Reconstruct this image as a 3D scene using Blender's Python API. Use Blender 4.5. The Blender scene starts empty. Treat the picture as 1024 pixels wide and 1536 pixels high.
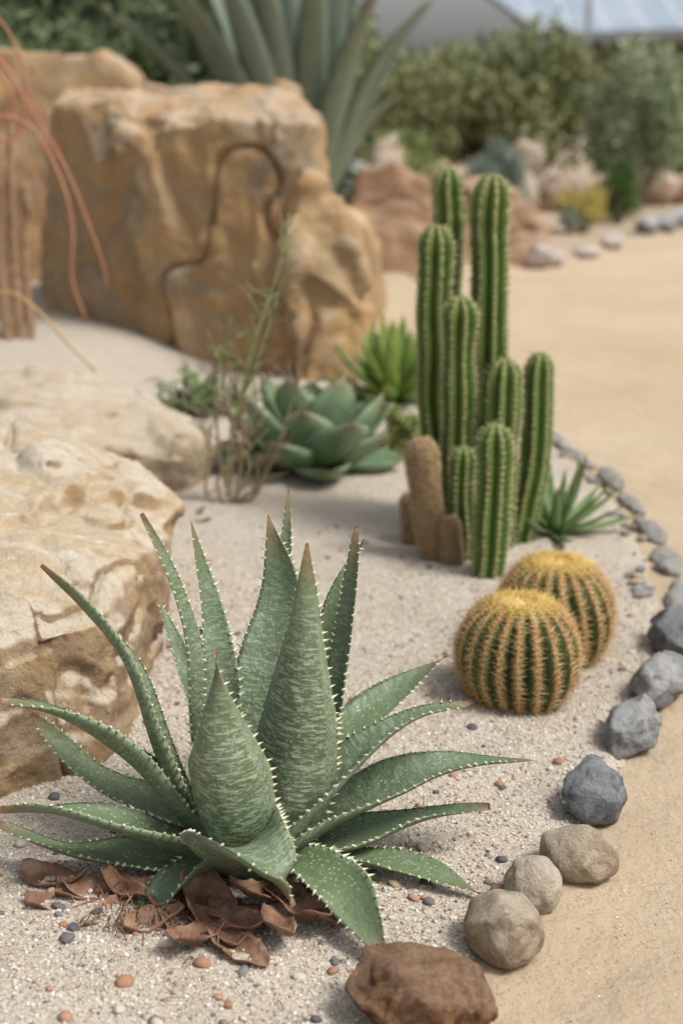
import bpy, bmesh, math, random
import numpy as np
from mathutils import Vector, noise, Matrix

random.seed(7); rng = np.random.default_rng(11)
scene = bpy.context.scene
COL = bpy.context.collection

# ------------------------------------------------------------------ helpers
def node(nt, typ, ins=None, **props):
    n = nt.nodes.new(typ)
    for k, v in props.items(): setattr(n, k, v)
    for k, v in (ins or {}).items():
        if isinstance(v, bpy.types.NodeSocket): nt.links.new(v, n.inputs[k])
        else: n.inputs[k].default_value = v
    return n
def c4(c): return (c[0], c[1], c[2], 1.0)
def ramp(nt, fac, stops, interp='LINEAR'):
    n = nt.nodes.new("ShaderNodeValToRGB"); nt.links.new(fac, n.inputs[0])
    n.color_ramp.interpolation = interp
    e = n.color_ramp.elements
    while len(e) < len(stops): e.new(0.5)
    for i, (p, c) in enumerate(stops):
        e[i].position = p; e[i].color = c4(c) if not isinstance(c, (int, float)) else (c, c, c, 1)
    return n.outputs[0]
def mix(nt, fac, a, b, blend='MIX'):
    n = nt.nodes.new("ShaderNodeMix"); n.data_type = 'RGBA'; n.blend_type = blend
    for idx, v in ((0, fac), (6, a), (7, b)):
        if isinstance(v, bpy.types.NodeSocket): nt.links.new(v, n.inputs[idx])
        elif idx == 0: n.inputs[0].default_value = v
        else: n.inputs[idx].default_value = c4(v)
    return n.outputs[2]
def math_(nt, op, a, b=0.0):
    n = nt.nodes.new("ShaderNodeMath"); n.operation = op
    for i, v in enumerate((a, b)):
        if isinstance(v, bpy.types.NodeSocket): nt.links.new(v, n.inputs[i])
        else: n.inputs[i].default_value = v
    return n.outputs[0]
def noise_(nt, vec, scale, detail=4, rough=0.55, dist=0.0):
    n = node(nt, "ShaderNodeTexNoise", {'Scale': scale, 'Detail': detail, 'Roughness': rough, 'Distortion': dist})
    if vec is not None: nt.links.new(vec, n.inputs['Vector'])
    return n.outputs['Fac']
def voro(nt, vec, scale, feature='F1', out='Distance'):
    n = node(nt, "ShaderNodeTexVoronoi", {'Scale': scale}, feature=feature)
    nt.links.new(vec, n.inputs['Vector'])
    return n.outputs[out]
def mapping(nt, vec, scale=(1, 1, 1), rot=(0, 0, 0)):
    n = node(nt, "ShaderNodeMapping", {'Scale': scale, 'Rotation': rot}); nt.links.new(vec, n.inputs['Vector'])
    return n.outputs[0]
def attr(nt, name, out='Vector'):
    n = nt.nodes.new("ShaderNodeAttribute"); n.attribute_name = name
    return n.outputs[out]
def sep(nt, vec):
    n = nt.nodes.new("ShaderNodeSeparateXYZ"); nt.links.new(vec, n.inputs[0]); return n.outputs
def newmat(name, rough=0.7, spec=0.3):
    m = bpy.data.materials.new(name); m.use_nodes = True; nt = m.node_tree
    b = nt.nodes["Principled BSDF"]; b.inputs['Roughness'].default_value = rough
    b.inputs['Specular IOR Level'].default_value = spec
    return m, nt, b
def setc(nt, b, col): 
    if isinstance(col, bpy.types.NodeSocket): nt.links.new(col, b.inputs['Base Color'])
    else: b.inputs['Base Color'].default_value = c4(col)
def bump(nt, b, h, strength=0.5, dist=0.01, prev=None):
    n = node(nt, "ShaderNodeBump", {'Strength': strength, 'Distance': dist, 'Height': h})
    if prev is not None: nt.links.new(prev, n.inputs['Normal'])
    nt.links.new(n.outputs[0], b.inputs['Normal']); return n.outputs[0]
def objco(nt): return nt.nodes.new("ShaderNodeTexCoord").outputs['Object']

class B:
    """collects geometry for one object"""
    def __init__(s): s.V=[]; s.F=[]; s.lc=[]; s.lm=[]; s.mi=[]
    def add(s, V, F, lc=None, lm=None, mi=0):
        o=len(s.V); s.V+= [tuple(v) for v in V]; s.F += [tuple(i+o for i in f) for f in F]
        s.lc += lc if lc else [(0,0,0)]*len(V); s.lm += lm if lm else [(0,0,0)]*len(V)
        s.mi += [mi]*len(F)
    def build(s, name, mats, smooth=True, parent=None):
        me = bpy.data.meshes.new(name); me.from_pydata(s.V, [], s.F)
        for m in mats: me.materials.append(m)
        me.polygons.foreach_set('material_index', s.mi)
        me.polygons.foreach_set('use_smooth', [smooth]*len(s.F))
        for nm, dat in (('lc', s.lc), ('lm', s.lm)):
            a = me.attributes.new(nm, 'FLOAT_VECTOR', 'POINT'); a.data.foreach_set('vector', np.array(dat, dtype=np.float32).ravel())
        me.update()
        ob = bpy.data.objects.new(name, me); COL.objects.link(ob)
        if parent: ob.parent = parent
        return ob

def fast_mesh(name, V, F, mats, a=None, smooth=False, parent=None):
    V = np.asarray(V, dtype=np.float32); F = np.asarray(F, dtype=np.int32); k = F.shape[1]
    me = bpy.data.meshes.new(name)
    me.vertices.add(len(V)); me.vertices.foreach_set('co', V.ravel())
    me.loops.add(F.size); me.loops.foreach_set('vertex_index', F.ravel())
    me.polygons.add(len(F)); me.polygons.foreach_set('loop_start', np.arange(0, F.size, k, dtype=np.int32))
    me.polygons.foreach_set('use_smooth', np.full(len(F), smooth))
    for m in mats: me.materials.append(m)
    if a is not None:
        at = me.attributes.new('lc', 'FLOAT_VECTOR', 'POINT'); at.data.foreach_set('vector', np.asarray(a, dtype=np.float32).ravel())
    me.update(calc_edges=True); me.validate()
    ob = bpy.data.objects.new(name, me); COL.objects.link(ob)
    if parent: ob.parent = parent
    return ob

def spline(pts, n):
    P=[Vector(p) for p in pts]; P=[P[0]*2-P[1]]+P+[P[-1]*2-P[-2]]
    out=[]
    for i in range(1,len(P)-2):
        for j in range(24):
            t=j/24; a,b,c,d=P[i-1],P[i],P[i+1],P[i+2]
            out.append(0.5*((2*b)+(c-a)*t+(2*a-5*b+4*c-d)*t*t+(3*b-a-3*c+d)*t**3))
    out.append(P[-2])
    L=[0]
    for i in range(1,len(out)): L.append(L[-1]+(out[i]-out[i-1]).length)
    res=[]; k=0
    for i in range(n+1):
        s=L[-1]*i/n
        while k<len(L)-2 and L[k+1]<s: k+=1
        f=(s-L[k])/max(1e-9,L[k+1]-L[k]); res.append(out[k].lerp(out[k+1],min(1,f)))
    return res, L[-1]
def keys(K):
    def f(v):
        for i in range(len(K)-1):
            if v<=K[i+1][0]:
                a,b=K[i],K[i+1]; t=(v-a[0])/(b[0]-a[0]); return a[1]+(b[1]-a[1])*t
        return K[-1][1]
    return lambda v: (f(max(0,v-.03))+f(v)*2+f(min(1,v+.03)))/4 if v<.985 else f(v)
P_ALOE = lambda v: max(0,1-v)**0.85*(0.8+0.95*v)
P_BROAD = keys([(0,.72),(.15,.92),(.35,1),(.5,.9),(.62,.68),(.75,.4),(.87,.2),(1,0)])
P_BROAD2 = keys([(0,.8),(.2,.96),(.4,1),(.6,.86),(.75,.62),(.88,.33),(.95,.14),(1,0)])
P_AGAVE = keys([(0,.5),(.2,.62),(.45,.92),(.62,1),(.8,.82),(.92,.42),(.97,.12),(1,0)])
P_SWORD = keys([(0,.8),(.3,.85),(.55,1),(.78,.7),(.92,.3),(1,0)])

def cone(bd, p, d, L, r, mi=1, sides=3):
    d=d.normalized(); a=d.orthogonal().normalized(); b=d.cross(a)
    V=[p+(a*math.cos(k*2*math.pi/sides)+b*math.sin(k*2*math.pi/sides))*r for k in range(sides)]
    V.append(p+d*L); F=[(k,(k+1)%sides,sides) for k in range(sides)]
    bd.add(V,F,[(0,0,0)]*sides+[(1,1,0)],[(0,0,random.random())]*(sides+1),mi)

def leaf(bd, pts, W, prof=P_ALOE, thick=.28, chan=.35, twist=0, center=None, N=30, M=4, teeth=0.0, tsize=.005, fleck=0.3, mi=0, wave=0.0, hint=None):
    C,L = spline(pts,N); rnd=random.random()
    tip=C[-1]; base=C[0]
    rad = Vector((tip.x-(center or base).x, tip.y-(center or base).y, 0)); rad = rad.normalized() if rad.length>1e-5 else Vector((0,-1,0))
    h = Vector(hint) if hint else (Vector((0,0,1))-rad*.8)
    V=[];lc=[];lm=[];F=[]; edges=[]
    for i,p in enumerate(C):
        v=i/N; T=(C[min(N,i+1)]-C[max(0,i-1)]).normalized()
        Nn=(h-T*h.dot(T)).normalized()
        if twist: Nn=(Matrix.Rotation(twist*v,3,T)@Nn)
        S=T.cross(Nn).normalized()
        w=max(W*prof(v)*.5,.0004); th=thick*w*(1.15-.5*v)*2*.6
        cz=chan*(1-.35*v)
        wv = wave*W*math.sin(v*9+rnd*6)
        wl=w*(1+wave*1.2*noise.noise(Vector((v*7,rnd*50,0)))); wr=w*(1+wave*1.2*noise.noise(Vector((v*7,rnd*50,9))))
        xs=[-1+2*k/(2*M) for k in range(2*M+1)]
        for x in xs:
            V.append(p+S*(x*(wl if x<0 else wr))+Nn*(cz*w*x*x+wv*x)); lc.append((x,v,fleck)); lm.append((x*w,v*L,rnd))
        for x in reversed(xs[1:-1]):
            V.append(p+S*(x*(wl if x<0 else wr))+Nn*(cz*w*x*x+wv*x-th*math.sqrt(1-x*x))); lc.append((x,v,fleck)); lm.append((x*w,v*L,rnd+3))
        edges.append((p,S,Nn,T,wl,wr,cz*w,wv))
    R=4*M
    for i in range(N):
        for k in range(R):
            a=i*R+k; b=i*R+(k+1)%R; F.append((a,b,b+R,a+R))
    F.append(tuple(range(R))[::-1])
    F.append(tuple(N*R+k for k in range(R)))
    bd.add(V,F,lc,lm,mi)
    if teeth:
        for side in (-1,1):
            s=.02*random.uniform(.7,1.3); wi=4 if side<0 else 5
            while s<L*.95:
                f=s/L*N; i=min(N-1,int(f)); t=f-i
                a,b=edges[i],edges[i+1]
                p=a[0].lerp(b[0],t)+ (a[1].lerp(b[1],t))*(side*(a[wi]+(b[wi]-a[wi])*t)*.985) + a[2]*(a[6]+(b[6]-a[6])*t+side*(a[7]+(b[7]-a[7])*t))
                d=a[1]*side*.8+a[3]*.5*random.uniform(.4,1.4)+a[2]*random.uniform(-.05,.45)
                sz=tsize*random.uniform(.65,1.2)*(1-.45*s/L)
                cone(bd,p-d.normalized()*sz*.2,d,sz*1.2,sz*.27,mi=1,sides=4)
                s+=teeth*random.uniform(.7,1.3)

def tube(bd, pts, r0, r1, sides=7, n=24, mi=0, wob=0):
    C,L=spline(pts,n); V=[];F=[];lc=[]; lm=[]
    ref=Vector((.3,.9,.2))
    for i,p in enumerate(C):
        T=(C[min(n,i+1)]-C[max(0,i-1)]).normalized(); a=(ref-T*ref.dot(T)).normalized(); b=T.cross(a)
        r=r0+(r1-r0)*i/n
        if wob: r*=1+wob*noise.noise(p*30)
        for k in range(sides):
            t=2*math.pi*k/sides; V.append(p+(a*math.cos(t)+b*math.sin(t))*r); lc.append((k/sides,i/n,0)); lm.append((0,L*i/n,0))
    for i in range(n):
        for k in range(sides):
            a=i*sides+k; b=i*sides+(k+1)%sides; F.append((a,b,b+sides,a+sides))
    F.append(tuple(range(sides))[::-1]); F.append(tuple(n*sides+k for k in range(sides)))
    bd.add(V,F,lc,lm,mi)

# ------------------------------------------------------------------ terrain functions
BED = np.array([(-.6,-.6),(-.05,.6),(.06,1.0),(.12,1.25),(.155,1.4),(.185,1.5),(.255,1.64),(.345,1.76),(.42,1.91),(.51,2.14),(.61,2.43),(.68,2.79),(.72,3.16),(.725,3.56),(.69,3.99),(.62,4.4),(.43,4.85),(.24,5.25),(.15,5.7),(0.0,6.4),(-.6,7.6),(-2,8.6),(-7,9.5),(-7,-.6)])
BED2 = np.array([(-7,10.3),(-2,9.4),(-.3,8.4),(.25,8.05),(.7,8.5),(1.1,8.75),(1.4,8.95),(1.75,9.8),(2.2,10.45),(2.65,11.2),(3.1,12.6),(3.5,14.2),(6,17),(14,20),(14,34),(-16,34),(-16,11)])
def sdist(poly, X, Y):
    n=len(poly); d=np.full(X.shape,1e9); ins=np.zeros(X.shape,bool)
    for i in range(n):
        x1,y1=poly[i]; x2,y2=poly[(i+1)%n]
        dx,dy=x2-x1,y2-y1; t=np.clip(((X-x1)*dx+(Y-y1)*dy)/(dx*dx+dy*dy),0,1)
        d=np.minimum(d,np.hypot(X-x1-t*dx,Y-y1-t*dy))
        cond=((y1>Y)!=(y2>Y)) & (X<(x2-x1)*(Y-y1)/((y2-y1) if y2!=y1 else 1e-9)+x1)
        ins^=cond
    return np.where(ins,d,-d)
def ss(a,b,x):
    t=np.clip((x-a)/(b-a),0,1); return t*t*(3-2*t)
def lump(X,Y,f,s):
    return (np.sin(X*f+1.3*s)*np.cos(Y*f*1.13+.7*s)+.6*np.sin(X*f*2.3+Y*f*1.7+s)+.35*np.cos(X*f*4.1-Y*f*3.7+2*s))/2
def bed_h(X,Y):
    X=np.asarray(X,float);Y=np.asarray(Y,float)
    d=sdist(BED,X,Y)+.012*lump(X,Y,23,4)
    h=-.04+.052*ss(-.03,.05,d)+.012*ss(.05,.5,d)
    h=h+.13*ss(-.3,-1.0,X)*ss(4.2,5.6,Y)
    return h+.005*lump(X,Y,9,1)*ss(0,.1,d)+.0022*lump(X,Y,31,2)

def grid(name, xs, ys, hfun, mat, smooth=True, keep=None):
    X,Y=np.meshgrid(xs,ys); Z=hfun(X,Y); nx=len(xs); ny=len(ys)
    V=np.stack([X,Y,Z],-1).reshape(-1,3)
    i=np.arange(nx-1)[None,:]+np.arange(ny-1)[:,None]*nx
    F=np.stack([i,i+1,i+nx+1,i+nx],-1).reshape(-1,4)
    if keep is not None:
        m=keep(X,Y).reshape(-1); F=F[m[F].any(1)]
    return fast_mesh(name,V,F,[mat],smooth=smooth)
def cc(*segs):
    out=[]
    for a,b,st in segs: out+=list(np.arange(a,b-1e-6,st))
    out.append(segs[-1][1]); return np.array(out)

# ------------------------------------------------------------------ materials
def mat_gravel(name, c1,c2,c3, bs=1.0):
    m,nt,b=newmat(name,.92,.15); co=objco(nt)
    cell=voro(nt,co,330,out='Color'); cs=sep(nt,cell)
    col=ramp(nt,cs[0],[(0,c1),(.3,c2),(.75,c2),(1,c3)])
    big=noise_(nt,co,3.5,4,.6); col=mix(nt,ramp(nt,big,[(.3,0.0),(.7,.5)]),col,(c2[0]*.86,c2[1]*.8,c2[2]*.72))
    pch=noise_(nt,co,60,4,.6); col=mix(nt,ramp(nt,pch,[(.52,0.0),(.72,.4)]),col,c1)
    setc(nt,b,col)
    v=voro(nt,co,330); n1=bump(nt,b,v,.7*bs,-.003)
    n2=bump(nt,b,noise_(nt,co,130,4,.7),.8*bs,.007,n1); bump(nt,b,noise_(nt,co,28,3,.6),.6*bs,.014,n2)
    return m
M_BED=mat_gravel("white_gravel",(.34,.28,.22),(.57,.51,.43),(.74,.70,.63))
M_PATH,nt,b=newmat("path_sand",.95,.12); co=objco(nt)
col=ramp(nt,noise_(nt,co,1.3,5,.6),[(.3,(.52,.41,.28)),(.7,(.62,.51,.37))])
col=mix(nt,.35,col,ramp(nt,noise_(nt,co,700,3,.8),[(.3,(.4,.34,.28)),(.65,(1,1,1))]),'MULTIPLY')
dk=voro(nt,co,420,out='Color'); col=mix(nt,ramp(nt,sep(nt,dk)[0],[(.93,0.0),(.95,.45)]),col,(.26,.17,.10))
setc(nt,b,col)
n1=bump(nt,b,noise_(nt,co,500,3,.8),.7,.003); n2=bump(nt,b,noise_(nt,co,60,5,.65),.6,.008,n1); bump(nt,b,noise_(nt,co,9,4,.6),.5,.03,n2)
M_BED2=mat_gravel("far_bed_soil",(.22,.16,.11),(.44,.36,.26),(.6,.52,.42),.6)

def mat_rock(name, cols, top=None, stain=(.16,.1,.05), sc=1.0, stratarot=(.15,.1,0), stratas=9, topamt=.8, bs=1.0, stainamt=.6, vein=None, veinamt=.6, sb=.6):
    m,nt,b=newmat(name,.9,.15); co=objco(nt)
    n=noise_(nt,co,2.6*sc,8,.62,.6)
    col=ramp(nt,n,[(.28,cols[0]),(.42,cols[1]),(.55,cols[2]),(.7,cols[0])])
    mp=mapping(nt,co,(1.2,1.2,stratas),stratarot)
    st=noise_(nt,mp,2.2*sc,6,.6,.4); col=mix(nt,ramp(nt,st,[(.35,.75),(.5,0.0),(.62,.0),(.75,.5)]),col,mix(nt,.5,cols[0],cols[1]))
    g=noise_(nt,co,9*sc,6,.7,1.0); col=mix(nt,ramp(nt,g,[(.55,0.0),(.72,stainamt)]),col,stain)
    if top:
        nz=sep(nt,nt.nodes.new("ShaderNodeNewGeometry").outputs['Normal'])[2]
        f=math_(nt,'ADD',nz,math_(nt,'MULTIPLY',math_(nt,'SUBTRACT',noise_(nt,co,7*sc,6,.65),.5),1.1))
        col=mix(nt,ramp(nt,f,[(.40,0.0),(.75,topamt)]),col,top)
    if vein:
        vn=noise_(nt,mapping(nt,co,(1,1.7,2.0),(.1,.2,.5)),1.7*sc,5,.6,1.2)
        col=mix(nt,ramp(nt,vn,[(.42,0.0),(.5,veinamt),(.58,0.0)]),col,vein)
    sp=noise_(nt,co,220,4,.75); col=mix(nt,.4,col,ramp(nt,sp,[(.3,.5),(.65,1.1)]),'MULTIPLY')
    setc(nt,b,col)
    n1=bump(nt,b,noise_(nt,co,190,5,.75),.6*bs,.005); n2=bump(nt,b,noise_(nt,co,34*sc**.5,7,.7,.5),.8*bs,.025,n1)
    bump(nt,b,st,sb*bs,.03,n2)
    return m
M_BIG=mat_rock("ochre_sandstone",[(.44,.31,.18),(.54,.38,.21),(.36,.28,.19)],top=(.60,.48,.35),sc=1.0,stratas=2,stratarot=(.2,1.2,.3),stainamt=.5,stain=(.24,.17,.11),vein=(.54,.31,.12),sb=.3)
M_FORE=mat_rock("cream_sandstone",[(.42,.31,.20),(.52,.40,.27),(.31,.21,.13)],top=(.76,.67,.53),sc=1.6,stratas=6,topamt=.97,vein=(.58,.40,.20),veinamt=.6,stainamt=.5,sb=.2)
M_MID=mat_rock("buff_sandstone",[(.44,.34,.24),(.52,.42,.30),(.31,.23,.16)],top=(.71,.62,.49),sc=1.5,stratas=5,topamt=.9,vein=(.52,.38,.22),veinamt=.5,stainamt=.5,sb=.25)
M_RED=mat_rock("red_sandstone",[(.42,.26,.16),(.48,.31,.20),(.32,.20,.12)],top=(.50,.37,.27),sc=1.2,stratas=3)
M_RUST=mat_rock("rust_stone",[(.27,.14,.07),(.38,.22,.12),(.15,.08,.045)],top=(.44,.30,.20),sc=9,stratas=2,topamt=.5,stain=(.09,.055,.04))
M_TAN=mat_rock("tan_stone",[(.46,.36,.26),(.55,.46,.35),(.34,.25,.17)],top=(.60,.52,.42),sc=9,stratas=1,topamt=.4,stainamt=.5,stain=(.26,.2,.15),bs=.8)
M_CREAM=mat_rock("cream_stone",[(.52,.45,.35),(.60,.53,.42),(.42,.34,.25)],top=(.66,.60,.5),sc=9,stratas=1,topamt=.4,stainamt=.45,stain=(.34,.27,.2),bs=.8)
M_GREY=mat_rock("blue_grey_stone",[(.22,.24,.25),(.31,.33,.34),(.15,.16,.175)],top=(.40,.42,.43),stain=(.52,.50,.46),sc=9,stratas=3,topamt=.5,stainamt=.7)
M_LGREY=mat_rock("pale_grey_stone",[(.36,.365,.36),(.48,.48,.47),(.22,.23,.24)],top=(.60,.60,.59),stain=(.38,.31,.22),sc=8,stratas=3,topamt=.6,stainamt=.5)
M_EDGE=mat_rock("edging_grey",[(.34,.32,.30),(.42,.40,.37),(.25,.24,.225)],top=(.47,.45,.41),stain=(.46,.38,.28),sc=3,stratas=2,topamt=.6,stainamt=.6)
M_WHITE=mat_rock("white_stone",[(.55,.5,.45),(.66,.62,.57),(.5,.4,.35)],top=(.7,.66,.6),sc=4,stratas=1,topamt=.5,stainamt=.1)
M_PINK=mat_rock("pink_stone",[(.45,.34,.26),(.5,.40,.31),(.4,.29,.21)],top=(.58,.48,.39),sc=3,stratas=1,stainamt=.1)

def mat_leaf(name, base, base2, fleckcol=(.50,.55,.45), flecks=True, rough=.42, tipcol=(.22,.1,.05), marg=(.34,.38,.2), tipstart=.93):
    m,nt,b=newmat(name,rough,.45); lc=sep(nt,attr(nt,'lc')); lmv=attr(nt,'lm'); lm=sep(nt,lmv); co=objco(nt)
    n=noise_(nt,co,16,5,.6); col=mix(nt,ramp(nt,n,[(.3,0.0),(.7,1.0)]),base,base2)
    col=mix(nt,math_(nt,'MULTIPLY',math_(nt,'FRACT',lm[2]),.4),col,(base[0]*1.6,base[1]*1.25,base[2]*1.05))
    fb=noise_(nt,mapping(nt,lmv,(420,14,1)),1.0,3,.6); col=mix(nt,.28,col,ramp(nt,fb,[(.3,.55),(.7,1.15)]),'MULTIPLY')
    if flecks:
        f1=noise_(nt,mapping(nt,lmv,(70,300,7)),1.0,3,.65,.4)
        f1=ramp(nt,f1,[(.50,0.0),(.58,1.0)])
        f1=math_(nt,'MULTIPLY',f1,ramp(nt,lc[2],[(.40,.0),(.48,.28),(.9,.62)]))
        cellmask=voro(nt,mapping(nt,lmv,(190,110,7)),1.0)
        f2=math_(nt,'MULTIPLY',ramp(nt,cellmask,[(.14,1.0),(.30,0.0)]),.65)
        f2=math_(nt,'MULTIPLY',f2,ramp(nt,noise_(nt,co,22,2),[(.38,.25),(.58,1.0)]))
        f=math_(nt,'MAXIMUM',f1,f2)
        f=math_(nt,'MULTIPLY',f,ramp(nt,lc[1],[(.0,1.0),(.7,.8),(.92,0.0)]))
        col=mix(nt,f,col,fleckcol)
    ax=math_(nt,'ABSOLUTE',lc[0]); col=mix(nt,ramp(nt,ax,[(.92,0.0),(1.0,.8)]),col,marg)
    bl=noise_(nt,co,55,5,.7,.5); col=mix(nt,ramp(nt,bl,[(.61,0.0),(.74,.7)]),col,(.28,.20,.10))
    col=mix(nt,ramp(nt,lc[1],[(tipstart-.12,0.0),(tipstart,.4),(1.0,1.0)]),col,tipcol)
    setc(nt,b,col)
    nt.links.new(ramp(nt,noise_(nt,co,40,4,.6),[(.3,rough-.07),(.7,rough+.2)]),b.inputs['Roughness'])
    n1=bump(nt,b,fb,.2,.002)
    bump(nt,b,noise_(nt,co,45,5,.6),.6,.007,n1)
    return m
M_ALOE=mat_leaf("aloe_leaf",(.085,.138,.066),(.150,.205,.125),tipstart=.955)
M_TOOTH,nt,b=newmat("aloe_tooth",.5,.4); setc(nt,b,ramp(nt,sep(nt,attr(nt,'lc'))[0],[(.3,(.58,.62,.46)),(.75,(.62,.52,.34)),(1,(.26,.12,.06))]))
M_AGAVE=mat_leaf("agave_leaf",(.125,.20,.105),(.19,.275,.165),flecks=False,marg=(.25,.34,.2),tipstart=.97)
M_BIGAG=mat_leaf("big_agave_leaf",(.13,.185,.135),(.18,.235,.185),flecks=False,marg=(.24,.30,.2),tipstart=.97)
M_YEL=mat_leaf("yellow_green_leaf",(.20,.30,.06),(.13,.23,.05),flecks=False,tipstart=.97,marg=(.3,.35,.1))
M_SM=mat_leaf("small_aloe_leaf",(.16,.26,.10),(.11,.2,.08),flecks=False,tipstart=.95,tipcol=(.4,.12,.05))

def mat_simple(name, stops, scale=30, rough=.8, bs=.4, bd=.005, detail=5):
    m,nt,b=newmat(name,rough,.25); co=objco(nt); n=noise_(nt,co,scale,detail,.6)
    setc(nt,b,ramp(nt,n,stops)); bump(nt,b,noise_(nt,co,scale*3,5,.65),bs,bd); return m
def mat_cactus(name, furrow, mid, crest):
    m,nt,b=newmat(name,.55,.35); lc=sep(nt,attr(nt,'lc')); co=objco(nt)
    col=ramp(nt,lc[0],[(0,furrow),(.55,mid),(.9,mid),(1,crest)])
    n=noise_(nt,co,14,5,.6); col=mix(nt,ramp(nt,n,[(.35,0.0),(.7,.5)]),col,(mid[0]*1.7,mid[1]*1.3,mid[2]*.9))
    col=mix(nt,ramp(nt,lc[1],[(0,.5),(.12,0.0),(.93,0.0),(1,.4)]),col,(.22,.2,.07))
    col=mix(nt,ramp(nt,noise_(nt,co,70,5,.7),[(.58,0.0),(.72,.5)]),col,(.25,.2,.1))
    setc(nt,b,col); bump(nt,b,noise_(nt,co,90,4,.6),.5,.004); return m
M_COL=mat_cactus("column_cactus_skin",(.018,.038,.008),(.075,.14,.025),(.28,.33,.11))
M_COLB=mat_simple("brown_corky_cactus",[(.3,(.22,.14,.07)),(.7,(.38,.27,.14))],40)
def mat_spine(name,c0,c1,c2):
    m,nt,b=newmat(name,.5,.3); r=sep(nt,attr(nt,'lm'))[2]
    setc(nt,b,ramp(nt,r,[(0,c0),(.5,c1),(1,c2)])); return m
M_SPC=mat_spine("column_spines",(.38,.28,.16),(.56,.48,.30),(.66,.60,.46))
M_SPBR=mat_spine("brown_spines",(.34,.22,.11),(.5,.37,.2),(.62,.5,.32))
M_SPB=mat_spine("barrel_spines",(.58,.28,.11),(.64,.42,.18),(.74,.60,.36))
M_SPY=mat_spine("barrel_crown_spines",(.66,.38,.06),(.76,.54,.12),(.80,.68,.34))
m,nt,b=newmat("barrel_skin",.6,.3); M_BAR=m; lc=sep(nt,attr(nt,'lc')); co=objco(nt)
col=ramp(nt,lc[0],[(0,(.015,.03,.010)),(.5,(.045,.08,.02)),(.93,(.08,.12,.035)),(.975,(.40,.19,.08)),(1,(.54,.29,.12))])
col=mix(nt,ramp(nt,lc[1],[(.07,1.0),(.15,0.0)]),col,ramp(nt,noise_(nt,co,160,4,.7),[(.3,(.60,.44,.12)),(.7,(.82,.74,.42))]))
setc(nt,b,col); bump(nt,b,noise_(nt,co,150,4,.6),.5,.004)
M_DRY=mat_simple("dry_leaf",[(.3,(.10,.052,.034)),(.48,(.21,.115,.072)),(.62,(.33,.21,.14)),(.75,(.42,.31,.22))],22,.8,.9,.007)
M_STALK=mat_simple("dead_stalk",[(.3,(.22,.13,.075)),(.7,(.38,.26,.16))],30,.85)
M_SALMON=mat_simple("salmon_branch",[(.3,(.36,.15,.09)),(.7,(.46,.23,.15))],20,.7)
M_STRAW=mat_simple("straw_stem",[(.3,(.40,.28,.12)),(.7,(.5,.36,.18))],20,.6)
M_TWIG=mat_simple("twig",[(.3,(.20,.14,.09)),(.7,(.34,.26,.17))],25,.8)
M_GTWIG=mat_simple("green_twig",[(.3,(.20,.25,.09)),(.7,(.36,.38,.16))],25,.7)
M_BARK=mat_simple("bark",[(.3,(.10,.07,.045)),(.7,(.2,.15,.1))],25,.9)
m,nt,b=newmat("pebble_mix",.75,.3); M_PEB=m
col=ramp(nt,sep(nt,attr(nt,'lc'))[0],[(0,(.55,.5,.42)),(.2,(.36,.20,.12)),(.36,(.10,.10,.11)),(.52,(.44,.34,.24)),(.68,(.22,.20,.19)),(.82,(.40,.24,.15)),(.92,(.15,.14,.14))],'CONSTANT')
col=mix(nt,.4,col,ramp(nt,noise_(nt,objco(nt),300,3,.6),[(.3,.5),(.7,1.1)]),'MULTIPLY'); setc(nt,b,col)
m,nt,b=newmat("grain_mix",.9,.1); M_GRAIN=m
setc(nt,b,ramp(nt,sep(nt,attr(nt,'lc'))[0],[(0,(.20,.16,.13)),(.16,(.38,.32,.25)),(.4,(.52,.46,.38)),(.85,(.62,.57,.50)),(1,(.74,.70,.64))]))

# ------------------------------------------------------------------ ground, path, beds
def gh(X,Y):
    return .004*lump(X,Y,5,3)+.0025*lump(X,Y,17,5)*(np.abs(Y-2)<4)
grid("ground", cc((-120,-10,10),(-10,-2,.5),(-2,-.2,.1),(-.2,2.5,.03),(2.5,6,.2),(6,20,1),(20,120,10)), cc((-20,0,2),(0,1,.1),(1,4.5,.03),(4.5,14,.15),(14,40,2),(40,400,20)), gh, M_PATH)
grid("gravel_bed", cc((-7,-1.6,.2),(-1.6,-1.0,.04),(-1.0,.8,.012)), cc((-.6,1.1,.08),(1.1,3.2,.012),(3.2,6,.03),(6,9.6,.1)), bed_h, M_BED, keep=lambda X,Y: sdist(BED,X,Y)>-.06)
def bed2_h(X,Y):
    d=sdist(BED2,X,Y); return -.05+.09*ss(-.08,.12,d)+.16*ss(.1,3,d)+.02*lump(X,Y,2.3,2)*ss(0,.5,d)
grid("planting_bed", cc((-16,-1,.5),(-1,4,.06),(4,14,.5)), cc((7.9,14.5,.06),(14.5,34,.5)), bed2_h, M_BED2, keep=lambda X,Y: sdist(BED2,X,Y)>-.12)

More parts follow.
